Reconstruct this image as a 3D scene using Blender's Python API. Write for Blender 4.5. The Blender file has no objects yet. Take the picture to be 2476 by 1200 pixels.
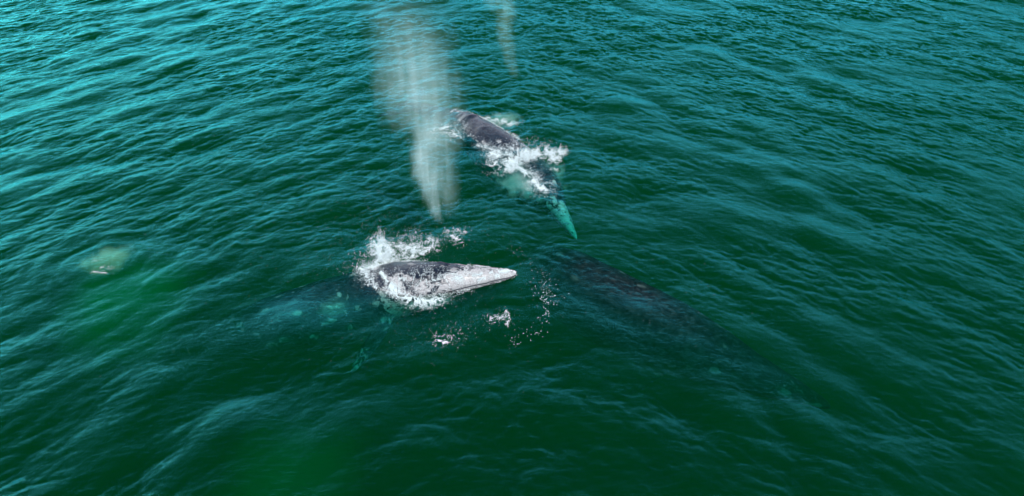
import bpy, math, random
import numpy as np
from mathutils import Vector, Matrix
from mathutils.bvhtree import BVHTree

random.seed(7)
rng = np.random.default_rng(11)
sc = bpy.context.scene
COL = sc.collection
R = math.radians

# ------------------------------------------------------------------ camera
CAM_H, PITCH, HFOV = 11.3, 38.0, 70.0
cam = bpy.data.cameras.new('camera')
co = bpy.data.objects.new('camera', cam)
COL.objects.link(co)
co.location = (0, 0, CAM_H)
co.rotation_euler = (R(90 - PITCH), 0, 0)
cam.angle = R(HFOV)
cam.clip_start, cam.clip_end = 0.1, 3000
sc.camera = co

# ------------------------------------------------------------------ light
SUN_EL, SUN_AZ = R(60), R(148)          # azimuth clockwise from +Y
world = bpy.data.worlds.new('World')
sc.world = world
world.use_nodes = True
wn, wl = world.node_tree.nodes, world.node_tree.links
sky = wn.new('ShaderNodeTexSky')
sky.sky_type = 'NISHITA'
sky.sun_disc = False
sky.sun_elevation = SUN_EL
sky.sun_rotation = SUN_AZ
sky.ozone_density = 3.0
sky.air_density = 1.0
sky.dust_density = 1.0
bg = wn['Background']
# thin bright clouds low over the sea, in banks
tcw = wn.new('ShaderNodeTexCoord'); sepw = wn.new('ShaderNodeSeparateXYZ'); wl.new(tcw.outputs['Generated'], sepw.inputs[0])
mpw = wn.new('ShaderNodeMapping'); mpw.inputs['Scale'].default_value = (1, 1, 3.2); wl.new(tcw.outputs['Generated'], mpw.inputs[0])
nzw = wn.new('ShaderNodeTexNoise'); nzw.inputs['Scale'].default_value = 2.6; nzw.inputs['Detail'].default_value = 6; wl.new(mpw.outputs[0], nzw.inputs['Vector'])
def wmap(v, a, b, lo=0., hi=1.):
    x = wn.new('ShaderNodeMapRange'); x.interpolation_type = 'SMOOTHSTEP'; wl.new(v, x.inputs[0])
    for i_, q in enumerate((a, b, lo, hi)): x.inputs[i_ + 1].default_value = q
    return x.outputs[0]
def wmath(op, a, b):
    x = wn.new('ShaderNodeMath'); x.operation = op
    for i_, v in enumerate((a, b)):
        if isinstance(v, (int, float)): x.inputs[i_].default_value = v
        else: wl.new(v, x.inputs[i_])
    return x.outputs[0]
cl_ = wmath('MULTIPLY', wmap(nzw.outputs['Fac'], .30, .62, .30, 1.0), wmath('MULTIPLY', wmap(sepw.outputs[2], .93, .20), wmap(sepw.outputs[0], .9, -.7, .62, 1.0)))
cmx = wn.new('ShaderNodeMix'); cmx.data_type = 'RGBA'
wl.new(wmath('MULTIPLY', cl_, .95), cmx.inputs[0]); wl.new(sky.outputs['Color'], cmx.inputs[6]); cmx.inputs[7].default_value = (30, 31, 38, 1)
cm2 = wn.new('ShaderNodeMix'); cm2.data_type = 'RGBA'          # the brightest bank, ahead on the left
wl.new(wmath('MULTIPLY', wmath('MULTIPLY', wmap(sepw.outputs[0], -.15, -.62), wmap(sepw.outputs[2], .44, .20)), wmap(nzw.outputs['Fac'], .38, .60)), cm2.inputs[0])
wl.new(cmx.outputs[2], cm2.inputs[6]); cm2.inputs[7].default_value = (54, 58, 54, 1)
wl.new(cm2.outputs[2], bg.inputs['Color'])
bg.inputs['Strength'].default_value = 0.07
sun = bpy.data.lights.new('sun', 'SUN')
sun.energy = 4.2
sun.angle = R(0.5)
sun.color = (1.0, 0.955, 0.88)
so = bpy.data.objects.new('sun', sun)
COL.objects.link(so)
sd = Vector((math.sin(SUN_AZ) * math.cos(SUN_EL), math.cos(SUN_AZ) * math.cos(SUN_EL), math.sin(SUN_EL)))
so.rotation_euler = sd.to_track_quat('Z', 'Y').to_euler()
so.location = (20, -20, 40)
sc.view_settings.view_transform = 'Standard'
sc.view_settings.look = 'None'
sc.view_settings.gamma = 1
sc.view_settings.exposure = 0.35
sc.render.engine = 'CYCLES'
cy = sc.cycles
cy.use_denoising = True
cy.volume_bounces = 1
cy.max_bounces = 10
cy.transparent_max_bounces = 24
cy.caustics_reflective = False
cy.caustics_refractive = False
cy.volume_step_rate = 1.0
cy.volume_max_steps = 128

# ------------------------------------------------------------------ helpers
FPX = 2476 / 2 / math.tan(R(HFOV / 2))
def W(px, py, z=0.0):
    """ground position (at height z) seen at a place of the photograph; used to survey positions"""
    dx, dy = (px - 1238) / FPX, (600 - py) / FPX
    c, s = math.cos(R(PITCH)), math.sin(R(PITCH))
    d = Vector((dx, c + dy * s, -s + dy * c))
    k = (CAM_H - z) / -d.z
    return Vector((d.x * k, d.y * k, z))

def lattice(ix, iy, iz, seed):
    h = (ix * 374761393 + iy * 668265263 + iz * 2147483647 + seed * 1274126177) & 0xffffffff
    h = ((h ^ (h >> 13)) * 1274126177) & 0xffffffff
    return ((h ^ (h >> 16)) & 0xffff) / 65535.0
def vnoise(p, seed=0):
    p = np.asarray(p, dtype=np.float64)
    i = np.floor(p).astype(np.int64); f = p - i
    f = f * f * f * (f * (f * 6 - 15) + 10)
    r = 0
    for a in (0, 1):
        for b in (0, 1):
            for c in (0, 1):
                w = (f[..., 0] if a else 1 - f[..., 0]) * (f[..., 1] if b else 1 - f[..., 1]) * (f[..., 2] if c else 1 - f[..., 2])
                r = r + w * lattice(i[..., 0] + a, i[..., 1] + b, i[..., 2] + c, seed)
    return r
def fbm(p, seed=0, o=4):
    r, a, t = 0, 1, 0
    p = np.asarray(p, dtype=np.float64)
    for k in range(o):
        r = r + a * vnoise(p * (2.03 ** k) + 17.3 * k, seed + k); t += a; a *= .5
    return r / t
def ss(a, b, x):
    t = np.clip((x - a) / (b - a), 0, 1); return t * t * (3 - 2 * t)

def mesh_np(name, V, F, mat, smooth=True):
    """V (n,3), F (m,k) all faces of one size"""
    me = bpy.data.meshes.new(name)
    n, (m, k) = len(V), F.shape
    me.vertices.add(n); me.vertices.foreach_set('co', np.ascontiguousarray(V, dtype=np.float32).ravel())
    me.loops.add(m * k); me.loops.foreach_set('vertex_index', np.ascontiguousarray(F, dtype=np.int32).ravel())
    me.polygons.add(m)
    me.polygons.foreach_set('loop_start', np.arange(0, m * k, k, dtype=np.int32))
    me.polygons.foreach_set('use_smooth', np.full(m, smooth))
    me.update(calc_edges=True)
    if mat: me.materials.append(mat)
    return me
def link(name, me, parent=None):
    o = bpy.data.objects.new(name, me); COL.objects.link(o)
    if parent: o.parent = parent
    return o
def tag(o, label=None, cat=None, group=None, kind=None):
    for k, v in (('label', label), ('category', cat), ('group', group), ('kind', kind)):
        if v: o[k] = v
    return o

class NT:
    def __init__(s, name):
        s.m = bpy.data.materials.new(name); s.m.use_nodes = True
        s.t = s.m.node_tree; s.t.nodes.clear()
        s.out = s.n('ShaderNodeOutputMaterial')
    def n(s, typ, **kw):
        x = s.t.nodes.new(typ)
        for k, v in kw.items():
            if k in ('ins',):
                for a, b in v.items():
                    if isinstance(b, bpy.types.NodeSocket): s.t.links.new(b, x.inputs[a])
                    else: x.inputs[a].default_value = b
            else: setattr(x, k, v)
        return x
    def l(s, a, b): s.t.links.new(a, b)
    def math(s, op, a, b=None, c=None, clamp=False):
        x = s.t.nodes.new('ShaderNodeMath'); x.operation = op; x.use_clamp = clamp
        for i, v in enumerate((a, b, c)):
            if v is None: continue
            if isinstance(v, bpy.types.NodeSocket): s.l(v, x.inputs[i])
            else: x.inputs[i].default_value = v
        return x.outputs[0]
    def ramp(s, v, a, b, lo=0.0, hi=1.0):
        x = s.t.nodes.new('ShaderNodeMapRange'); x.interpolation_type = 'SMOOTHSTEP'
        s.l(v, x.inputs[0])
        for i, q in enumerate((a, b, lo, hi)): x.inputs[i + 1].default_value = q
        return x.outputs[0]
    def mixc(s, f, a, b):
        x = s.t.nodes.new('ShaderNodeMix'); x.data_type = 'RGBA'
        for i, v in ((0, f), (6, a), (7, b)):
            if isinstance(v, bpy.types.NodeSocket): s.l(v, x.inputs[i])
            else: x.inputs[i].default_value = v if i == 0 else (*v, 1)
        return x.outputs[2]
    def noise(s, vec, scale, detail=3, rough=.55, dist=0):
        x = s.n('ShaderNodeTexNoise', ins={'Scale': scale, 'Detail': detail, 'Roughness': rough, 'Distortion': dist})
        if vec: s.l(vec, x.inputs['Vector'])
        return x.outputs['Fac']
    def mapping(s, vec, scale, loc=(0, 0, 0)):
        x = s.n('ShaderNodeMapping', ins={'Scale': scale, 'Location': loc}); s.l(vec, x.inputs[0]); return x.outputs[0]

# ------------------------------------------------------------------ wave field
DX = 0.04
NX, NY = 1600, 1280                        # 64 m x 51.2 m
def spectrum(lmin, lmax, seed, spread, tilt=0.0):
    g = np.random.default_rng(seed)
    kx = np.fft.fftfreq(NX, DX) * 2 * np.pi; ky = np.fft.fftfreq(NY, DX) * 2 * np.pi
    KX, KY = np.meshgrid(kx, ky)
    k = np.hypot(KX, KY); k[0, 0] = 1
    c = (KY * math.cos(tilt) + KX * math.sin(tilt)) / k
    A = (np.abs(c) ** spread * .92 + .08) / k ** 2
    A *= ss(2 * np.pi / lmax * .7, 2 * np.pi / lmax * 1.4, k) * (1 - ss(2 * np.pi / lmin * .8, 2 * np.pi / lmin * 1.25, k))
    A[0, 0] = 0
    n = g.normal(size=(NY, NX)) + 1j * g.normal(size=(NY, NX))
    Hk = A * n
    h = np.fft.ifft2(Hk).real
    dx = np.fft.ifft2(-1j * KX / k * Hk).real; dy = np.fft.ifft2(-1j * KY / k * Hk).real
    sl = np.fft.ifft2(1j * KY * Hk).real
    q = 1 / np.sqrt((sl ** 2).mean())
    return h * q, dx * q, dy * q
hl = spectrum(1.0, 4.0, 8, .35, .3)
hm = spectrum(0.45, 1.4, 2, .6, -.4)
hs = spectrum(0.10, 0.50, 3, .9, .1)
def shear(u):
    return -8.4 * (np.sqrt(1 + (u / 12.0) ** 2) - 1)

# wave-free, swirling places (survey points on the water)
P_head = W(1262, 668); P_patch = W(262, 636); P_w1 = W(1000, 700); P_w2 = W(1230, 400); P_ring = W(1215, 790); P_w2b = W(1170,300)

def axis(n, d, y0, outer, grow=1.16):
    a = y0 + np.arange(n) * d
    s, lo, hi, L, Hh = d, a[0], a[-1], [], []
    while hi < outer:
        s *= grow; lo -= s; hi += s; L.append(lo); Hh.append(hi)
    return np.concatenate([L[::-1], a, Hh])
ux = axis(NX, DX, -32.0, 900)
uy = axis(1150, DX, 3.0, 900)
U, V = np.meshgrid(ux, uy)
I = np.round((U + 32) / DX).astype(int) % NX; J = np.round((V - 3) / DX).astype(int) % NY
din = np.maximum(np.maximum(-32 - U, U - 32), np.maximum(3 - V, V - 49))
fin = 1 - ss(0, 12, din)
X0, Y0 = U, V + shear(U)
P3 = np.stack([X0, Y0, 0 * X0], -1)
patch = ss(.32, .66, fbm(P3 * np.array([.28, .45, 1]), 5, 5))
far = ss(12, 32, Y0)
rightish = ss(-14, 12, X0)
def near(p, r0, r1):
    d = np.hypot(X0 - p.x, Y0 - p.y); return 1 - ss(r0, r1, d)
calm = 1 - .75 * np.maximum.reduce([near(P_patch, .5, 2.2), near(P_w1, 1.2, 3.2), near(P_head, .3, 1.6), near(P_ring, .6, 2.2), near(P_w2, .6, 2.0), *[.8 * near(W(a_, b_), .6, 2.3) for a_, b_ in ((1440, 750), (1580, 810), (1720, 865), (1850, 915), (860, 740), (740, 770))]])
ALf, AMf, ASf = .060, .066, .158
a_l = ALf * fin
a_m = AMf * fin * (.75 + .3 * patch) * (.65 + .4 * far) * (.35 + .65 * calm)
a_s = ASf * fin * (.48 + .80 * patch) * (.6 + .4 * far) * (.9 + .2 * rightish) * calm
CH = 1.5
Z = a_l * hl[0][J, I] + a_m * hm[0][J, I] + a_s * hs[0][J, I]
DXx = CH * (a_l * hl[1][J, I] + a_m * hm[1][J, I] + .8 * a_s * hs[1][J, I])
DYy = CH * (a_l * hl[2][J, I] + a_m * hm[2][J, I] + .8 * a_s * hs[2][J, I])
def rings(p, lam, amp, r0, r1, ph=0, sx=1.0):
    global Z
    d = np.hypot((X0 - p.x) * sx, Y0 - p.y)
    d = d + .18 * lam * (fbm(P3 * 1.3, 31, 2) - .5) * 6
    env = ss(r0 * .6, r0, d) * (1 - ss(r0, r1, d))
    Z = Z + amp * env * (np.sin(2 * np.pi * d / lam + ph))
rings(P_head, .36, .008, .5, 2.2)
rings(P_patch, .6, .013, .9, 2.4, 1.0)
rings(P_ring, .42, .006, .4, 2.0, 2.0)
rings(P_w2b, .5, .018, 1.0, 3.2, 0)
WX, WY, WZ = X0 + DXx, Y0 + DYy, Z
def water_h(x, y):
    """height of the water at ground positions, by inverting the horizontal displacement"""
    x = np.asarray(x, float); y = np.asarray(y, float)
    u, v = x.copy(), y.copy()
    iu0 = np.searchsorted(ux, -32.0); iv0 = np.searchsorted(uy, 3.0)
    for _ in range(4):
        vv = v - shear(u)
        i = np.clip(np.round((u + 32) / DX).astype(int) + iu0, 0, len(ux) - 1)
        j = np.clip(np.round((vv - 3) / DX).astype(int) + iv0, 0, len(uy) - 1)
        u = x - DXx[j, i]; v = y - DYy[j, i]
    vv = v - shear(u)
    fi = np.clip((u + 32) / DX + iu0, 0, len(ux) - 2); fj = np.clip((vv - 3) / DX + iv0, 0, len(uy) - 2)
    i = fi.astype(int); j = fj.astype(int); fi -= i; fj -= j
    return (WZ[j, i] * (1 - fi) * (1 - fj) + WZ[j, i + 1] * fi * (1 - fj) + WZ[j + 1, i] * (1 - fi) * fj + WZ[j + 1, i + 1] * fi * fj)

# ------------------------------------------------------------------ water material: clear reflecting surface, green water inside
n = NT('sea_water')
geo = n.n('ShaderNodeNewGeometry')
mp = n.mapping(geo.outputs['Position'], (1.0, 2.0, 1.0))
b1 = n.noise(mp, 5.5, 4, .6, .4)
bump = n.n('ShaderNodeBump', ins={'Strength': 1.0, 'Distance': .016, 'Height': b1})
fr = n.n('ShaderNodeFresnel', ins={'IOR': 1.333, 'Normal': bump.outputs[0]})
gl = n.n('ShaderNodeBsdfGlossy', ins={'Roughness': .025, 'Color': (.12, .90, 1, 1), 'Normal': bump.outputs[0]})
tr = n.n('ShaderNodeBsdfTransparent')
mx = n.n('ShaderNodeMixShader'); n.l(fr.outputs[0], mx.inputs[0]); n.l(tr.outputs[0], mx.inputs[1]); n.l(gl.outputs[0], mx.inputs[2])
n.l(mx.outputs[0], n.out.inputs['Surface'])
vs = n.n('ShaderNodeVolumeScatter', ins={'Color': (.0, 1.0, .20, 1), 'Density': .063, 'Anisotropy': 0.0})
va = n.n('ShaderNodeVolumeAbsorption', ins={'Color': (0, .83, .76, 1), 'Density': 2.5})
ad = n.n('ShaderNodeAddShader'); n.l(vs.outputs[0], ad.inputs[0]); n.l(va.outputs[0], ad.inputs[1])
n.l(ad.outputs[0], n.out.inputs['Volume'])
M_water = n.m

ny, nx = WX.shape
top = np.stack([WX, WY, WZ], -1).reshape(-1, 3)
idx = np.arange(ny * nx).reshape(ny, nx)
F = np.stack([idx[:-1, :-1], idx[:-1, 1:], idx[1:, 1:], idx[1:, :-1]], -1).reshape(-1, 4)
# skirt and underside
ring = np.concatenate([idx[0, :], idx[1:, -1], idx[-1, -2::-1], idx[-2:0:-1, 0]])
low = top[ring].copy(); low[:, 2] = -16
nb = len(top); m_ = len(ring)
li = nb + np.arange(m_)
S = np.stack([ring, li, np.roll(li, -1), np.roll(ring, -1)], -1)
cen = np.array([[0, 0, -16.0]])
ci = nb + m_
# underside as a fan of quads (two boundary edges each)
assert m_ % 2 == 0
B = np.stack([li[0::2], np.full(m_ // 2, ci), np.roll(li, -2)[0::2], li[1::2]], -1)
VV = np.vstack([top, low, cen])
me = mesh_np('water', VV, np.vstack([F, S, B]), M_water)
water = link('water', me); tag(water, kind='structure')

n = NT('seabed_sand')
p = n.n('ShaderNodeBsdfPrincipled', ins={'Base Color': (.10, .11, .07, 1), 'Roughness': .9})
nz = n.noise(None, 30, 5); n.l(n.mixc(nz, (.07, .08, .05), (.14, .14, .09)), p.inputs['Base Color'])
n.l(p.outputs[0], n.out.inputs[0])
sb = mesh_np('seabed', np.array([[-850, -850, -14.], [850, -850, -14.], [850, 850, -14.], [-850, 850, -14.]]), np.array([[0, 1, 2, 3]]), n.m)
tag(link('seabed', sb), kind='structure')

# ------------------------------------------------------------------ whales
def whale_skin(name, pale, wet=1.0, dark=(.005, .009, .018), mid=(.018, .029, .044), head_pale=0.0, side_pale=0.0, seed=0.0):
    n = NT(name)
    at = n.n('ShaderNodeAttribute', attribute_name='bodyco')
    sx = n.n('ShaderNodeSeparateXYZ'); n.l(at.outputs['Vector'], sx.inputs[0])
    s_, side, up = sx.outputs
    vec = n.mapping(at.outputs['Vector'], (1, 1, 1), (seed, seed * 2, 0))
    n1 = n.noise(vec, 1.6, 5, .62, .4); n2 = n.noise(vec, 7, 5, .65, .6); n3 = n.noise(vec, 26, 3, .6)
    vo = n.n('ShaderNodeTexVoronoi', feature='F1', ins={'Scale': 2.6, 'Randomness': 1.0}); n.l(n.mapping(vec, (.8, 1.2, 1.2)), vo.inputs['Vector'])
    spots = n.math('MULTIPLY', n.ramp(n.math('ADD', vo.outputs['Distance'], n.math('MULTIPLY', n.math('SUBTRACT', n2, .5), .6)), .30, .18), n.math('MULTIPLY', n.ramp(n1, .48, .56), n.ramp(n.math('ABSOLUTE', side), 1.2, .95)))
    base = n.mixc(n.ramp(n2, .35, .68), dark, mid)
    # encrusted pale skin
    hd = n.ramp(s_, 1.7, .9)                                      # towards the snout
    sd_ = n.math('MULTIPLY', n.ramp(n.math('MULTIPLY', side, -1.0), -.0 + .12, .5), n.math('MULTIPLY', n.ramp(s_, 4.2, 2.6), n.ramp(n.math('ABSOLUTE', side), 1.15, .9)))       # towards the near flank
    wgt = n.math('ADD', n.math('MULTIPLY', hd, head_pale), n.math('MULTIPLY', sd_, side_pale))
    wgt = n.math('ADD', wgt, n.math('MULTIPLY', n.math('SUBTRACT', n1, .5), 1.2))
    wgt = n.math('SUBTRACT', wgt, n.ramp(s_, 2.4, 3.6, 0, .22))
    wgt = n.math('ADD', wgt, n.ramp(n.math('ABSOLUTE', side), 1.05, 1.6, 0, .6))
    wgt = n.math('ADD', wgt, n.math('MULTIPLY', n.math('SUBTRACT', n2, .5), 1.9))
    bl = n.n('ShaderNodeVectorMath', operation='DISTANCE', ins={1: (1.75, .02, .36)}); n.l(at.outputs['Vector'], bl.inputs[0])
    bld = n.ramp(n.math('ADD', bl.outputs['Value'], n.math('MULTIPLY', n.math('SUBTRACT', n2, .5), .35)), .26, .44)
    f = n.math('MULTIPLY', n.ramp(wgt, .34, .66), bld)
    mouth = n.math('ABSOLUTE', n.math('ADD', up, n.math('MULTIPLY_ADD', s_, .05, .02)))
    f = n.math('MULTIPLY', f, n.math('MAXIMUM', n.ramp(mouth, .008, .022, .1, 1), n.ramp(s_, 1.9, 2.1)))
    f2 = n.math('MAXIMUM', f, n.math('MULTIPLY', spots, .8 if pale > .3 else .6))
    c = n.mixc(f2, base, (pale * .95, pale * .98, pale * 1.02))
    c = n.mixc(n.math('MULTIPLY', n.ramp(n.noise(vec, 12, 4, .7, .8),   .50, .64), .5), c, (.045, .047, .052))
    c = n.mixc(n.math('MULTIPLY', n.math('MULTIPLY', n.ramp(n3, .58, .72), .4), f2), c, (pale * .8, pale * .76, pale * .66))
    p = n.n('ShaderNodeBsdfPrincipled', ins={'Roughness': .20 if wet else .7, 'IOR': 1.36, 'Coat Weight': .0, 'Coat Roughness': .12, 'Specular IOR Level': .4 * wet})
    n.l(c, p.inputs['Base Color'])
    h = n.math('ADD', n.math('MULTIPLY', n2, .6), n.math('ADD', n.math('MULTIPLY', f2, .35), n.math('MULTIPLY', n3, .35)))
    # two blowhole slits
    bmp = n.n('ShaderNodeBump', ins={'Strength': .8, 'Distance': .03, 'Height': h})
    n.l(bmp.outputs[0], p.inputs['Normal'])
    n.l(p.outputs[0], n.out.inputs[0])
    return n.m

PROFILE = [  # metres behind the snout, half width, half height
    (0.0, .03, .03), (.08, .09, .075), (.3, .17, .13), (.7, .27, .20), (1.2, .38, .30), (1.7, .50, .41), (2.3, .64, .55), (3.0, .76, .70),
    (3.9, .84, .80), (5.0, .87, .84), (6.2, .80, .80), (7.4, .64, .66), (8.6, .43, .49), (9.6, .27, .36), (10.4, .16, .24), (11.0, .11, .12)]
def catmull(P, n=24):
    P = [2 * P[0] - P[1]] + list(P) + [2 * P[-1] - P[-2]]
    out = []
    for i in range(1, len(P) - 2):
        for k in range(n):
            t = k / n
            out.append(.5 * ((2 * P[i]) + (-P[i - 1] + P[i + 1]) * t + (2 * P[i - 1] - 5 * P[i] + 4 * P[i + 1] - P[i + 2]) * t * t + (-P[i - 1] + 3 * P[i] - 3 * P[i + 1] + P[i + 2]) * t ** 3))
    out.append(P[-2]); return np.array([tuple(p) for p in out])

def make_whale(name, pts, scale, mat, label, roll=0.0, flips=None, voxel=.04, slim=1.0):
    C = catmull([Vector(p) for p in pts])
    L = np.concatenate([[0], np.cumsum(np.linalg.norm(np.diff(C, axis=0), axis=1))])
    pr = np.array(PROFILE); total = 11.0 * scale
    def frame(s):
        """position, forward, side (whale's left), up at s metres (unscaled) behind the snout"""
        d = s * scale
        def at(q):
            if q > L[-1]:
                t = C[-1] - C[-4]; t /= np.linalg.norm(t); return C[-1] + t * (q - L[-1])
            return np.array([np.interp(q, L, C[:, i]) for i in range(3)])
        p = at(d); f = at(max(d - .25, 0)) - at(d + .25); f /= np.linalg.norm(f)
        side = np.cross([0, 0, 1.], f); side /= np.linalg.norm(side)
        up = np.cross(f, side)
        r = roll
        return p, f, side * math.cos(r) + up * math.sin(r), up * math.cos(r) - side * math.sin(r)
    verts, faces = [], []
    NS, NR = 110, 36
    svals = (np.linspace(0, 1, NS) ** 1.25) * 11.0
    for s in svals:
        p, f, sd_, up = frame(s)
        w = np.interp(s, pr[:, 0], pr[:, 1]) * scale; h = np.interp(s, pr[:, 0], pr[:, 2]) * scale
        kn = 0
        w *= slim + (1 - slim) * ss(1.2, 3.2, s)
        if 7.2 < s < 10.2: kn = .035 * scale * max(0, math.sin((s - 7.2) * 2 * math.pi / .42)) + .05 * scale * math.exp(-((s - 7.3) / .35) ** 2)
        for k in range(NR):
            a = 2 * math.pi * k / NR
            ca, sa = math.cos(a), math.sin(a)
            ww, hh = w, h
            if s < 2.6 and sa > 0:         # keeled top of the head
                q = 1 - s / 2.6
                ww = w * (1 - .10 * q * sa)
            z = sa * hh + (kn if sa > .85 else 0)
            if s < 2.4 and -.5 < sa < -.08: ww *= .965      # mouth line
            verts.append(p + sd_ * ca * ww + up * z)
    for i in range(NS - 1):
        for k in range(NR):
            a, b = i * NR + k, i * NR + (k + 1) % NR
            faces.append((a, b, b + NR, a + NR))
    faces.append(tuple(range(NR))[::-1]); faces.append(tuple((NS - 1) * NR + k for k in range(NR)))
    def blade(stations):
        """a closed flat fin: stations of (centre, chord vector, thickness vector)"""
        nonlocal verts, faces
        b0 = len(verts); K = 14
        for (c, ch, th) in stations:
            for k in range(K):
                a = 2 * math.pi * k / K
                verts.append(np.array(c) + np.array(ch) * math.cos(a) + np.array(th) * math.sin(a))
        for i in range(len(stations) - 1):
            for k in range(K):
                a, b = b0 + i * K + k, b0 + i * K + (k + 1) % K
                faces.append((a, b, b + K, a + K))
        faces.append(tuple(b0 + k for k in range(K))[::-1]); faces.append(tuple(b0 + (len(stations) - 1) * K + k for k in range(K)))
    for sg in (1, -1):                      # paddle flippers
        p, f, sd_, up = frame(3.25)
        root = p + sd_ * sg * .50 * scale - up * .36 * scale
        sweep, droop = (flips or {}).get(sg, (.75, .55))
        dirv = sd_ * sg * 1.0 - f * sweep - up * droop; dirv /= np.linalg.norm(dirv)
        chv = f - dirv * np.dot(f, dirv); chv /= np.linalg.norm(chv); thv = np.cross(dirv, chv)
        st = []
        for t, cw in ((0, .22), (.15, .24), (.35, .30), (.55, .31), (.72, .26), (.86, .17), (.96, .08), (1, .03)):
            st.append((root + dirv * 1.75 * scale * t - chv * .22 * scale * t * t, chv * cw * scale, thv * (.09 * (1 - t * .7)) * scale))
        blade(st)
    p, f, sd_, up = frame(10.7)             # flukes
    for sg in (1, -1):
        st = []
        for t, cw in ((0, .34), (.2, .40), (.45, .34), (.7, .23), (.88, .13), (1, .03)):
            st.append((p + sd_ * sg * 1.35 * scale * t - f * (.15 + .55 * t * t) * scale, f * cw * scale, up * (.085 * (1 - t * .75)) * scale))
        blade(st)
    me = bpy.data.meshes.new(name); me.from_pydata([tuple(v) for v in verts], [], faces)
    tmp = bpy.data.objects.new('tmp', me); COL.objects.link(tmp)
    rm = tmp.modifiers.new('r', 'REMESH'); rm.mode = 'VOXEL'; rm.voxel_size = voxel; rm.adaptivity = 0
    sm = tmp.modifiers.new('s', 'SMOOTH'); sm.factor = .5; sm.iterations = 5
    dg = bpy.context.evaluated_depsgraph_get(); ev = tmp.evaluated_get(dg)
    out = bpy.data.meshes.new_from_object(ev, depsgraph=dg)
    bpy.data.objects.remove(tmp); bpy.data.meshes.remove(me)
    out.name = name
    N = len(out.vertices); v = np.empty(N * 3); out.vertices.foreach_get('co', v); v = v.reshape(-1, 3)
    # body coordinates: metres behind snout, side, up
    ss_ = np.linspace(0, 11.6, 240); fr_ = [frame(s) for s in ss_]
    Pp = np.array([q[0] for q in fr_]); Sd = np.array([q[2] for q in fr_]); Up = np.array([q[3] for q in fr_])
    best = np.concatenate([np.argmin(((v[i:i + 4000, None] - Pp[None]) ** 2).sum(-1), axis=1) for i in range(0, N, 4000)])
    d = v - Pp[best]
    bc = np.stack([ss_[best], (d * Sd[best]).sum(1) / scale, (d * Up[best]).sum(1) / scale], -1)
    # two blowhole slits and small lumps in the skin
    nrm = np.empty(N * 3); out.vertices.foreach_get('normal', nrm); nrm = nrm.reshape(-1, 3)
    lump = (fbm(bc * 5.0, 3, 3) - .5) * .035
    dx_ = np.abs(np.abs(bc[:, 1]) - (.05 + .12 * (bc[:, 0] - 1.55))); slit = np.exp(-(dx_ / .03) ** 2) * np.exp(-((bc[:, 0] - 1.68) / .13) ** 4) * (bc[:, 2] > .15)
    ridge = np.exp(-((np.abs(bc[:, 1]) - .11) / .05) ** 2) * np.exp(-((bc[:, 0] - 1.72) / .2) ** 2) * (bc[:, 2] > .15)
    v = v + nrm * (lump - .05 * slit + .035 * ridge)[:, None] * scale
    root = v[np.argmin(v[:, 0] * 0 + np.abs(bc[:, 0] - 4.5) + np.abs(bc[:, 1]))]
    org = np.array([*Pp[np.argmin(abs(ss_ - 4.5))]])
    wv = v.copy(); v = v - org
    out.vertices.foreach_set('co', v.astype(np.float32).ravel())
    a = out.attributes.new('bodyco', 'FLOAT_VECTOR', 'POINT'); a.data.foreach_set('vector', bc.astype(np.float32).ravel())
    out.polygons.foreach_set('use_smooth', np.full(len(out.polygons), True))
    out.materials.clear(); out.materials.append(mat); out.update()
    o = link(name, out); o.location = org
    tag(o, label, 'whale', 'grey whales swimming close together')
    polys = [tuple(pp.vertices) for pp in out.polygons]
    return o, BVHTree.FromPolygons([tuple(x) for x in wv], polys), frame

sk1 = whale_skin('whale_skin_encrusted', .31, head_pale=.8, side_pale=.62, seed=2.0)
w1, bv1, fr1 = make_whale('whale', [W(1250, 662, .05), W(1170, 668, .06), W(1090, 676, .0), W(1010, 690, -.22), W(940, 708, -.58), W(860, 738, -1.0), W(770, 765, -1.08), W(670, 792, -1.35), W(540, 825, -2.3), W(400, 860, -3.4)],
    1.0, sk1, 'grey whale lifting its pale barnacled head and snout out of the water', roll=R(-14), flips={1: (.6, .6), -1: (.22, .30)})
sk2 = whale_skin('whale_skin_dark', .40, head_pale=.68, side_pale=.25, seed=9.0)
w2, bv2, fr2 = make_whale('whale', [W(1395, 580, -.72), W(1358, 520, -.55), W(1322, 470, -.60), W(1265, 420, -.78), W(1196, 366, -.50), W(1130, 315, -.45), W(1055, 280, -.54), W(975, 248, -.56), W(890, 226, -.85), W(770, 200, -2.3)],
    .88, sk2, 'grey whale with a dark wet back showing behind the tall spout, head under the splash', roll=R(6), slim=.68)
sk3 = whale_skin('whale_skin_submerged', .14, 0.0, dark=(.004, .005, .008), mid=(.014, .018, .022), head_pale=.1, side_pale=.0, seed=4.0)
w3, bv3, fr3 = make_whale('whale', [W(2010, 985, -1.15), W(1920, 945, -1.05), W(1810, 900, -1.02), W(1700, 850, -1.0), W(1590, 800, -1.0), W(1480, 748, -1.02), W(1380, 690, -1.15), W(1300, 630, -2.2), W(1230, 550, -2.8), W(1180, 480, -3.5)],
    1.12, sk3, 'fully submerged grey whale, a dark blue shape under the ripples at lower right', roll=R(4))

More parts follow.
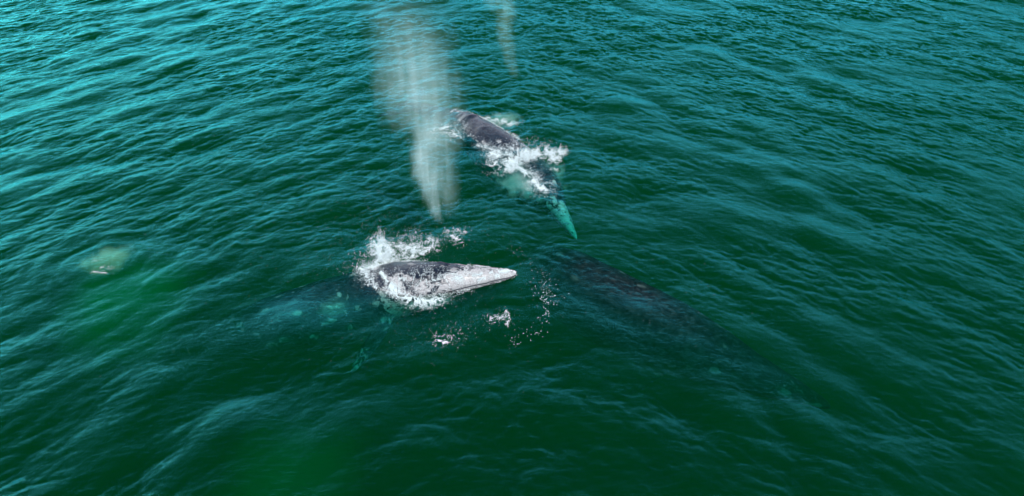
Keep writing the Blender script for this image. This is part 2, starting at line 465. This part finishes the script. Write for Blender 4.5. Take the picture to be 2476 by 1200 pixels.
# ------------------------------------------------------------------ foam, spray and bubbles
def foam_mat(name, col=(.68, .79, .82), tr=.0):
    n = NT(name)
    p = n.n('ShaderNodeBsdfPrincipled', ins={'Base Color': (*col, 1), 'Roughness': .45, 'Subsurface Weight': 0.0})
    n.l(p.outputs[0], n.out.inputs[0]); return n.m
M_foam = foam_mat('white_foam')
M_thin = foam_mat('thin_foam', (.40, .55, .56))
OCT = np.array([[1, 0, 0], [-1, 0, 0], [0, 1, 0], [0, -1, 0], [0, 0, 1], [0, 0, -1]], float)
OF = np.array([[0, 2, 4], [2, 1, 4], [1, 3, 4], [3, 0, 4], [2, 0, 5], [1, 2, 5], [3, 1, 5], [0, 3, 5]])
def flecks(name, P, rad, mat, flat=.6, seed=0, elong=0.0):
    g = np.random.default_rng(seed)
    n_ = len(P); a = g.uniform(0, 2 * np.pi, n_); c, s = np.cos(a), np.sin(a)
    q = OCT[None] * np.stack([rad * (1 + elong * g.uniform(0, 1, n_)), rad * g.uniform(.6, 1, n_), rad * flat], -1)[:, None]
    x = q[..., 0] * c[:, None] - q[..., 1] * s[:, None]; y = q[..., 0] * s[:, None] + q[..., 1] * c[:, None]
    org = P.mean(0)
    V_ = np.stack([x, y, q[..., 2]], -1) + (P - org)[:, None]
    F_ = OF[None] + (np.arange(n_) * 6)[:, None, None]
    o = link(name, mesh_np(name, V_.reshape(-1, 3), F_.reshape(-1, 3), mat)); o.location = org
    return o
def surf(x, y, bvs=()):
    z = water_h(x, y)
    for bv in bvs:
        for i in range(len(x)):
            h = bv.ray_cast(Vector((x[i], y[i], 5)), Vector((0, 0, -1)), 8)
            if h[0] is not None and h[0].z > z[i]: z[i] = h[0].z
    return z
def px2w(px, py, z=0.0):
    dx, dy = (px - 1238) / FPX, (600 - py) / FPX
    c, s = math.cos(R(PITCH)), math.sin(R(PITCH))
    d0, d1, d2 = dx, c + dy * s, -s + dy * c
    k = (CAM_H - z) / -d2
    return d0 * k, d1 * k
def brush(poly, n_, seed, width, scale=5.0, lace=.5, warp=.25, zref=0.0):
    """ground points spread along a surveyed line (x, y, half width, weight per point), kept where the foam net is"""
    g = np.random.default_rng(seed)
    w = np.array([px2w(a, b, zref) for a, b, *_ in poly]); hw = np.array([q[2] for q in poly]) * width
    L = np.concatenate([[0], np.cumsum(np.hypot(*np.diff(w, axis=0).T))])
    acc = []
    tot = 0
    for _ in range(60):
        m = n_ * 4
        t = g.uniform(0, L[-1], m); cx, cy_ = np.interp(t, L, w[:, 0]), np.interp(t, L, w[:, 1]); r = np.interp(t, L, hw)
        a = g.uniform(0, 2 * np.pi, m); q = np.abs(g.normal(0, .55, m))
        x = cx + np.cos(a) * r * q; y = cy_ + np.sin(a) * r * q
        p = np.stack([x, y, np.full(m, seed * 3.7)], -1)
        wx = (fbm(p * 1.7, seed + 1, 3) - .5) * warp * 2; wy = (fbm(p * 1.7, seed + 9, 3) - .5) * warp * 2
        pw = p + np.stack([wx, wy, 0 * wx], -1)
        n1 = vnoise(pw * scale, seed + 20); n2 = vnoise(pw * scale * 2.1, seed + 21)
        rid = np.maximum(1 - np.abs(n1 - .5) * 9, (1 - np.abs(n2 - .5) * 7) * .9)
        cov = fbm(pw * 1.3, seed + 30, 3)
        keep = g.uniform(0, 1, m) < np.clip(rid, 0, 1) * lace + (1 - lace) * ss(.45, .6, cov)
        keep &= g.uniform(0, 1, m) < ss(.25, .5, cov + .25 * np.exp(-q * 2))
        acc.append(np.stack([x, y], -1)[keep]); tot += keep.sum()
        if tot >= n_: break
    return np.vstack(acc)[:n_]
def foam(name, label, parts, seed, bvs=(), rad=(.003, .0075), mat=M_foam, kind='stuff', cat='foam', jitter=.012):
    Ps = []
    for k, (poly, n_, width, scale, lace) in enumerate(parts):
        xy = brush(poly, n_, seed + k * 13, width, scale, lace)
        z = surf(xy[:, 0], xy[:, 1], bvs) + .004 + np.abs(np.random.default_rng(seed + k).normal(0, jitter, len(xy)))
        Ps.append(np.column_stack([xy, z]))
    P = np.vstack(Ps); g = np.random.default_rng(seed)
    r = rad[0] + (rad[1] - rad[0]) * g.uniform(0, 1, len(P)) ** 2
    o = flecks(name, P, r, mat, .6, seed, .8); tag(o, label, cat, None, kind); return o
def splash(name, label, blobs, seed, rad=(.003, .0085), mat=M_foam):
    """thrown water: flecks filling torn, wispy lumps in the air; blobs = (x, y, z, rx, ry, rz, n, lean x, lean y)"""
    g = np.random.default_rng(seed); Ps = []
    for k, (x, y, z, rx, ry, rz, n_, lx, ly) in enumerate(blobs):
        acc = []; tot = 0
        for _ in range(60):
            q = g.normal(0, .5, (n_ * 3, 3)); q[:, 2] = np.abs(q[:, 2]) * 1.1
            p = q * np.array([rx, ry, rz]) + np.array([x, y, z]); p[:, 0] += lx * q[:, 2]; p[:, 1] += ly * q[:, 2]
            a = fbm(p * np.array([3.2, 3.2, 2.4]), seed + 3 + k, 4); b = 1 - np.abs(vnoise(p * np.array([9, 9, 6]) + a[:, None] * 2, seed + 7) - .5) * 6
            rr = np.sqrt((q ** 2).sum(1))
            keep = g.uniform(0, 1, len(p)) < np.clip(b, .05, 1) * ss(.42, .60, a + .18 - .13 * rr)
            acc.append(p[keep]); tot += keep.sum()
            if tot > n_: break
        Ps.append(np.vstack(acc)[:n_])
    P = np.vstack(Ps); wz = water_h(P[:, 0], P[:, 1]); P[:, 2] = np.maximum(P[:, 2], wz + .003)
    r = rad[0] + (rad[1] - rad[0]) * g.uniform(0, 1, len(P)) ** 2
    o = flecks(name, P, r, mat, .9, seed, .5); tag(o, label, 'splash'); return o

def waterline(name, label, whale_ob, smin, smax, seed, n_, thick=.05, keep=.5, bv=None, side=None, rad=(.004, .009)):
    """foam clinging where the whale's skin meets the water"""
    me = whale_ob.data; N = len(me.vertices)
    v = np.empty(N * 3, np.float32); me.vertices.foreach_get('co', v); v = v.reshape(-1, 3) + np.array(whale_ob.location)
    b = np.empty(N * 3, np.float32); me.attributes['bodyco'].data.foreach_get('vector', b); b = b.reshape(-1, 3)
    m = (b[:, 0] > smin) & (b[:, 0] < smax) & (np.abs(v[:, 2]) < .4)
    if side: m &= (b[:, 1] * side > 0)
    v = v[m]; d = v[:, 2] - water_h(v[:, 0], v[:, 1]); v = v[np.abs(d) < .05]
    g = np.random.default_rng(seed)
    w = ss(.35, .65, fbm(v * 1.6, seed, 3)) + .05
    i = g.choice(len(v), n_, p=w / w.sum()); loc = thick * (.3 + 1.6 * ss(.4, .7, fbm(v[i] * 2.3, seed + 5, 2)))
    p = v[i] + g.normal(0, 1, (n_, 3)) * loc[:, None]
    q = p.copy(); q[:, 2] = seed
    k = 1 - np.abs(vnoise(q * 9, seed + 8) - .5) * 6; p = p[g.uniform(0, 1, n_) < np.clip(k, .08, 1)]
    p[:, 2] = surf(p[:, 0], p[:, 1], (bv,) if bv else ()) + .004 + np.abs(g.normal(0, .01, len(p)))
    r = .8 * (rad[0] + (rad[1] - rad[0]) * g.uniform(0, 1, len(p)) ** 2)
    o = flecks(name, p, r, M_foam, .6, seed, .8); tag(o, label, 'foam', None, 'stuff'); return o
waterline('foam', 'ragged line of foam where the raised pale head meets the water', w1, 0, 4.2, 31, 16000, .045, bv=bv1)
waterline('foam', 'ragged foam outlining the dark wet back behind the spout', w2, 4.3, 9, 37, 10000, .05, bv=bv2)

# around the head-lifting whale
foam('foam', 'lacy white foam washing along the flank of the whale with the raised head', [
    ([(922, 672, .12), (945, 700, .2), (975, 718, .2), (1015, 730, .26), (1065, 726, .24)], 13000, 1.0, 5.5, .85),
    ([(960, 690, .35), (1020, 700, .4), (1080, 702, .35), (1140, 690, .25), (1200, 676, .14), (1246, 664, .08)], 6500, 1.0, 6.0, 1.0),
    ([(1130, 640, .04), (1190, 646, .05), (1246, 657, .06)], 900, 1.0, 8.0, .7),
], 100, (bv1,))
foam('foam', 'white curls of foam swirling round the tail end of the raised back', [
    ([(872, 650, .2), (885, 668, .2), (895, 682, .2), (915, 690, .15)], 1800, 1.0, 6.0, .9),
], 200, (bv1,))
a = W(935, 640, 0); b = W(1000, 626, 0)
splash('splash', 'thick white splash thrown up behind the back of the whale with the raised head', [
    (a.x, a.y, .02, .27, .15, .40, 14000, -.15, .3), (a.x + .35, a.y + .25, .02, .6, .5, .20, 2500, .2, .4), (b.x, b.y, .05, .34, .2, .2, 3800, .3, .4), (a.x - .3, a.y - .25, .0, .35, .3, .16, 1200, -.3, 0)], 300)
foam('foam', 'thin lace of foam spreading on the water beyond the thick splash', [
    ([(880, 620, .35), (940, 600, .35), (1000, 600, .3), (1060, 605, .2)], 2000, 1.0, 5.0, .97)], 400, rad=(.005, .010))
foam('foam', 'small arc of foam flecks between the foot of the spout and the raised head', [
    ([(1078, 564, .22), (1100, 558, .2), (1128, 564, .2)], 220, 1.0, 5.0, .97), ([(1090, 575, .25), (1115, 590, .25)], 350, 1.0, 5, 1)], 450, rad=(.005, .010))
foam('foam', 'small torn white foam patch lowest of all, below the raised head', [
    ([(1056, 820, .16), (1070, 832, .2), (1086, 822, .16)], 420, .8, 7, .85), ([(1040, 812, .3), (1120, 815, .4)], 260, 1.0, 6, 1)], 500)
foam('foam', 'small foam tangle just right of and above the lowest patch', [
    ([(1178, 768, .2), (1198, 776, .26), (1222, 768, .24)], 520, 1.0, 7.0, 1.0), ([(1222, 752, .06), (1232, 770, .1), (1226, 790, .08)], 300, 1.0, 8, .95)], 550)
# bubbles curving round in front of the snout
g = np.random.default_rng(77)
def dots(path, n_, hw, rad, seed):
    g = np.random.default_rng(seed)
    w = np.array([px2w(a, b) for a, b in path]); t = g.uniform(0, len(path) - 1, n_)
    x = np.interp(t, range(len(path)), w[:, 0]) + g.normal(0, hw, n_); y = np.interp(t, range(len(path)), w[:, 1]) + g.normal(0, hw, n_)
    return np.column_stack([x, y, water_h(x, y) + .004]), g.uniform(*rad, n_)
Pa, ra = [], []
for path, n_, hw, rad, sd0 in (([(1300, 650), (1318, 668), (1312, 690), (1310, 715)], 50, .15, (.004, .013), 1), ([(1318, 700), (1330, 712), (1325, 735)], 85, .18, (.005, .017), 2),
                               ([(1322, 735), (1320, 765), (1316, 785)], 32, .07, (.007, .016), 3), ([(1316, 790), (1300, 805), (1270, 815), (1240, 822)], 36, .09, (.004, .015), 4),
                               ([(1235, 600), (1262, 610), (1282, 640)], 25, .1, (.004, .010), 5)):
    p_, r_ = dots(path, n_, hw, rad, sd0); Pa.append(p_); ra.append(r_)
o = flecks('bubbles', np.vstack(Pa), np.concatenate(ra), M_thin, .7, 5)
tag(o, 'string of pale bubbles curving round in front of the raised snout', 'bubbles', None, 'stuff')
# fine droplets sprinkled on the water
Pa, ra = [], []
for cx, cy_, sx_, sy_, n_ in ((880, 560, 1.6, 1.6, 520), (1010, 585, 1.2, .9, 260), (560, 380, 1.2, 1.6, 70), (1130, 760, 1.3, .8, 130), (1640, 690, 1.2, 1.2, 22), (330, 600, .35, .35, 16), (960, 770, 1.2, .8, 60), (1230, 330, 1.4, 1.3, 240)):
    x0, y0 = px2w(cx, cy_); x = x0 + g.normal(0, sx_, n_); y = y0 + g.normal(0, sy_, n_)
    Pa.append(np.column_stack([x, y, water_h(x, y) + .003])); ra.append(g.uniform(.003, .008, n_))
tag(flecks('spray_droplets', np.vstack(Pa), np.concatenate(ra), M_thin, .7, 6), 'fine droplets and flecks sprinkled over the water around the whales', 'droplets', None, 'stuff')

# around the whale behind the spout
foam('foam', 'white water boiling over the head of the whale behind the spout', [
    ([(1185, 372, .3), (1225, 390, .45), (1265, 410, .4), (1295, 440, .3)], 12000, 1.0, 4.5, .6),
    ([(1150, 350, .15), (1180, 360, .2), (1210, 370, .2)], 1500, 1.0, 6.0, .8),
    ([(1290, 440, .4), (1318, 462, .35)], 4500, 1.0, 5, .95)], 600, (bv2,))
foam('foam', 'loose net of foam on the water right of the dark back', [
    ([(1175, 285, .3), (1215, 290, .35), (1245, 300, .25)], 3000, 1.0, 3.5, 1.0), ([(1240, 325, .15), (1250, 335, .1)], 300, 1.0, 5, 1.0), ([(1330, 408, .2), (1350, 412, .1)], 260, 1, 5, 1)], 700)
foam('foam', 'foam flecks left of the dark back, seen through the spout', [
    ([(1045, 320, .4), (1085, 310, .4), (1105, 335, .3)], 1100, 1.1, 8.0, 1.0)], 750, rad=(.005, .011))
a = W(1255, 385, 0); b = W(1315, 375, 0); c_ = W(1335, 385, 0)
splash('splash', 'white crest of splash breaking to the right over the head of the far whale', [
    (a.x, a.y, 0, .8, .35, .28, 11000, .3, .2), (b.x, b.y, 0, .55, .22, .22, 7000, .2, .1), (c_.x, c_.y, 0, .3, .3, .12, 2500, .1, 0), (a.x - .4, a.y - .5, .0, .5, .4, .18, 6000, 0, 0)], 800)

# pale bubble cloud at left
def volume_mat(name, build):
    n = NT(name); build(n); return n.m
def ellipsoid(name, mat, loc, rad, seg=32):
    vs, fs = [], []
    for i in range(seg // 2 + 1):
        th = math.pi * i / (seg // 2)
        for k in range(seg):
            a = 2 * math.pi * k / seg
            vs.append((math.sin(th) * math.cos(a) * rad[0], math.sin(th) * math.sin(a) * rad[1], math.cos(th) * rad[2]))
    for i in range(seg // 2):
        for k in range(seg):
            fs.append((i * seg + k, i * seg + seg * 1 + k, i * seg + seg + (k + 1) % seg, i * seg + (k + 1) % seg))
    import bmesh
    bm = bmesh.new(); vv = [bm.verts.new(v) for v in vs]
    for f in fs: bm.faces.new([vv[i] for i in f])
    bmesh.ops.remove_doubles(bm, verts=bm.verts, dist=1e-5)
    bmesh.ops.recalc_face_normals(bm, faces=bm.faces)
    me = bpy.data.meshes.new(name); bm.to_mesh(me); bm.free(); me.materials.append(mat)
    o = link(name, me); o.location = loc; return o
def bubble_vol(n):
    tc = n.n('ShaderNodeTexCoord'); v = n.n('ShaderNodeVectorMath', operation='LENGTH'); n.l(n.mapping(tc.outputs['Object'], (1 / .66, 1 / .64, 1 / .14)), v.inputs[0])
    nz = n.noise(tc.outputs['Object'], 2.6, 4, .6, .5)
    d = n.math('ADD', v.outputs['Value'], n.math('MULTIPLY', n.math('SUBTRACT', nz, .5), 1.5))
    den = n.math('MULTIPLY', n.ramp(d, 1.0, .35), 3.0)
    s = n.n('ShaderNodeVolumeScatter', ins={'Color': (.80, .80, .45, 1), 'Density': den}); n.l(s.outputs[0], n.out.inputs['Volume'])
p0 = W(262, 633, -.22)
o = ellipsoid('bubble_cloud', volume_mat('bubble_cloud_pale', bubble_vol), (p0.x, p0.y, -.15), (1.0, 1.0, .17))
tag(o, 'pale beige cloud of bubbles just under the surface at far left', 'bubble cloud')
def plume_vol(n):
    tc = n.n('ShaderNodeTexCoord'); v = n.n('ShaderNodeVectorMath', operation='LENGTH'); n.l(n.mapping(tc.outputs['Object'], (1 / 2.0, 1 / 2.4, 1 / 1.2)), v.inputs[0])
    nz = n.noise(tc.outputs['Object'], .9, 3)
    d = n.math('ADD', v.outputs['Value'], n.math('MULTIPLY', n.math('SUBTRACT', nz, .5), .8))
    den = n.math('MULTIPLY', n.ramp(d, 1.0, .1), .85)
    s = n.n('ShaderNodeVolumeScatter', ins={'Color': (.01, 1, .28, 1), 'Density': den}); n.l(s.outputs[0], n.out.inputs['Volume'])
M_plume = volume_mat('sediment_plume_green', plume_vol)
for (px, py, rx, ry, lab) in ((320, 735, 2.7, 3.2, 'soft bright green cloud in the water below the beige bubble cloud'), (690, 1110, 3.6, 1.8, 'faint green cloud in the dark water at the bottom, left of the middle')):
    p0 = W(px, py, -1.5)
    o = ellipsoid('sediment_plume', M_plume, (p0.x, p0.y, -1.6 if px < 500 else -2.5), (rx, ry, 1.4))
    tag(o, lab, 'plume', None, 'stuff')
foam('foam', 'bright flecks of foam on the near edge of the beige bubble cloud', [
    ([(245, 652, .1), (265, 654, .12), (280, 652, .08)], 70, 1.0, 8, .95), ([(225, 662, .08), (262, 666, .08)], 130, 1.0, 6, .9), ([(228, 634, .12), (240, 638, .12)], 25, 1, 6, 1.0)], 900, rad=(.004, .009))

def aerated(n):
    tc = n.n('ShaderNodeTexCoord'); v = n.n('ShaderNodeVectorMath', operation='DISTANCE', ins={1: (.5, .5, .5)}); n.l(tc.outputs['Generated'], v.inputs[0])
    nz = n.noise(tc.outputs['Object'], 3.2, 5, .65, .8)
    d = n.math('ADD', v.outputs['Value'], n.math('MULTIPLY', n.math('SUBTRACT', nz, .5), .8))
    den = n.math('MULTIPLY', n.ramp(d, .46, .20), 3.2)
    s = n.n('ShaderNodeVolumeScatter', ins={'Color': (.85, 1, .97, 1), 'Density': den}); n.l(s.outputs[0], n.out.inputs['Volume'])
M_air = volume_mat('aerated_water', aerated)
for (px, py, rx, ry, rz, lab) in ((1015, 712, 1.15, .55, .22, 'milky turquoise water full of bubbles beside the flank of the raised head'), (1285, 430, 1.25, 1.3, .26, 'milky turquoise water full of bubbles over the head of the far whale'),
                            (900, 668, .55, .5, .2, 'milky water under the foam curls at the tail end of the raised back'), (1215, 290, .8, .6, .15, 'milky water under the loose foam net right of the dark back')):
    p0 = W(px, py, -rz); o = ellipsoid('aerated_water', M_air, (p0.x, p0.y, -rz - .01), (rx, ry, rz), 24); tag(o, lab, 'aerated water', None, 'stuff')

# ------------------------------------------------------------------ spouts (mist)
def mist(name, label, loc, size, fields, colour, aniso=0.0):
    """closed tapering envelope round a column of mist; fields = (cx0, cx1, w0, w1, z0, z1, strength)"""
    def build(n):
        tc = n.n('ShaderNodeTexCoord'); sp = n.n('ShaderNodeSeparateXYZ'); n.l(tc.outputs['Object'], sp.inputs[0])
        x, y, z = sp.outputs
        st = n.noise(n.mapping(tc.outputs['Object'], (3.4, 3.4, .42)), 1.6, 4, .6, .3)
        cl = n.noise(n.mapping(tc.outputs['Object'], (1, 1, .6)), 1.15, 5, .62, .5)
        fine = n.noise(n.mapping(tc.outputs['Object'], (9, 9, 1.1)), 2.0, 3, .6)
        wob = n.n('ShaderNodeTexNoise', ins={'Scale': .55, 'Detail': 4.0, 'Roughness': .55}); n.l(tc.outputs['Object'], wob.inputs['Vector'])
        ws = n.n('ShaderNodeSeparateColor'); n.l(wob.outputs['Color'], ws.inputs[0])
        wa = n.ramp(z, .2, 3.0, .15, 1.5)
        x = n.math('ADD', x, n.math('MULTIPLY', n.math('SUBTRACT', ws.outputs[0], .5), wa)); y = n.math('ADD', y, n.math('MULTIPLY', n.math('SUBTRACT', ws.outputs[1], .5), wa))
        tot = None
        for cx0, cx1, w0, w1, z0, z1, k, f0, f1 in fields:
            t = n.math('DIVIDE', n.math('SUBTRACT', z, z0), z1 - z0, clamp=True)
            cx = n.math('MULTIPLY_ADD', t, cx1 - cx0, cx0); ww = n.math('MULTIPLY_ADD', t, w1 - w0, w0)
            dx = n.math('DIVIDE', n.math('SUBTRACT', x, cx), ww); dy = n.math('DIVIDE', y, n.math('MULTIPLY', ww, .8))
            r = n.math('SQRT', n.math('ADD', n.math('MULTIPLY', dx, dx), n.math('MULTIPLY', dy, dy)))
            r = n.math('ADD', r, n.math('MULTIPLY', n.math('SUBTRACT', cl, .5), 2.0))
            m = n.math('MULTIPLY', n.ramp(r, 1.0, .05), n.math('MULTIPLY', n.ramp(z, z0, z0 + f0), n.ramp(z, z1, z1 - f1)))
            m = n.math('MULTIPLY', m, k)
            tot = m if tot is None else n.math('ADD', tot, m)
        tex = n.math('MULTIPLY', n.ramp(st, .25, .75, .15, 1.2), n.ramp(fine, .2, .75, .7, 1.2))
        tex = n.math('MULTIPLY', tex, n.ramp(cl, .3, .6, .35, 1.2))
        den = n.math('MULTIPLY', tot, tex)
        s = n.n('ShaderNodeVolumeScatter', ins={'Color': (*colour, 1), 'Density': den, 'Anisotropy': aniso}); n.l(s.outputs[0], n.out.inputs['Volume'])
    sx_, sy_, sz_ = size
    vs, fs, K, Lr = [], [], 20, 8
    for i in range(Lr + 1):
        t = i / Lr; q = .35 + .65 * min(1, t * 2.2)
        for k in range(K):
            a = 2 * math.pi * k / K; vs.append((math.cos(a) * sx_ * q + size_c * t, math.sin(a) * sy_ * q, t * sz_))
    for i in range(Lr):
        for k in range(K): fs.append((i * K + k, i * K + (k + 1) % K, (i + 1) * K + (k + 1) % K, (i + 1) * K + k))
    fs.append(tuple(range(K))[::-1]); fs.append(tuple(Lr * K + k for k in range(K)))
    me = bpy.data.meshes.new(name); me.from_pydata(vs, [], fs); me.materials.append(volume_mat(name + '_mist', build))
    o = link(name, me); o.location = loc; return tag(o, label, 'spout', 'misty spouts of the whales')
size_c = -.1
b0 = W(1062, 560, 0)
sp1 = mist('whale_spout', 'tall wide column of white mist rising behind the raised head', (b0.x, b0.y, .25), (2.1, 1.3, 6.3), [
    (.0, -.45, .16, .50, 0.0, 3.2, 2.3, .5, 2.0),
    (-.05, -.45, .20, 1.50, .0, 6.2, .62, 1.6, 2.6),
    (.25, .25, .3, .85, .1, 4.8, .62, 1.0, 2.4)], (.66, .98, .94))
size_c = -.3
b1 = W(1246, 200, 0)
sp2 = mist('whale_spout', 'thin slanting wisp of warm tinted mist at the top edge of the view', (b1.x, b1.y, .05), (.9, .7, 3.6), [
    (.0, -.75, .22, .62, 0.0, 3.5, .55, .5, .6)], (.55, .92, .74))

def spout_drops(root, n_, h, w0, w1, lean, seed):
    g = np.random.default_rng(seed); t = g.uniform(0, 1, n_) ** .8
    w = (w0 + (w1 - w0) * t) * g.normal(0, .55, n_); w2_ = (w0 + (w1 - w0) * t) * g.normal(0, .45, n_)
    p = np.column_stack([lean * t + w, w2_, t * h])
    o = flecks('droplets', p, g.uniform(.002, .0055, n_), M_thin, 2.2, seed, 0)
    o.parent = root; o['kind'] = 'stuff'
spout_drops(sp1, 650, 4.0, .14, .8, -.40, 41)
spout_drops(sp2, 60, 2.6, .15, .45, -.5, 42)
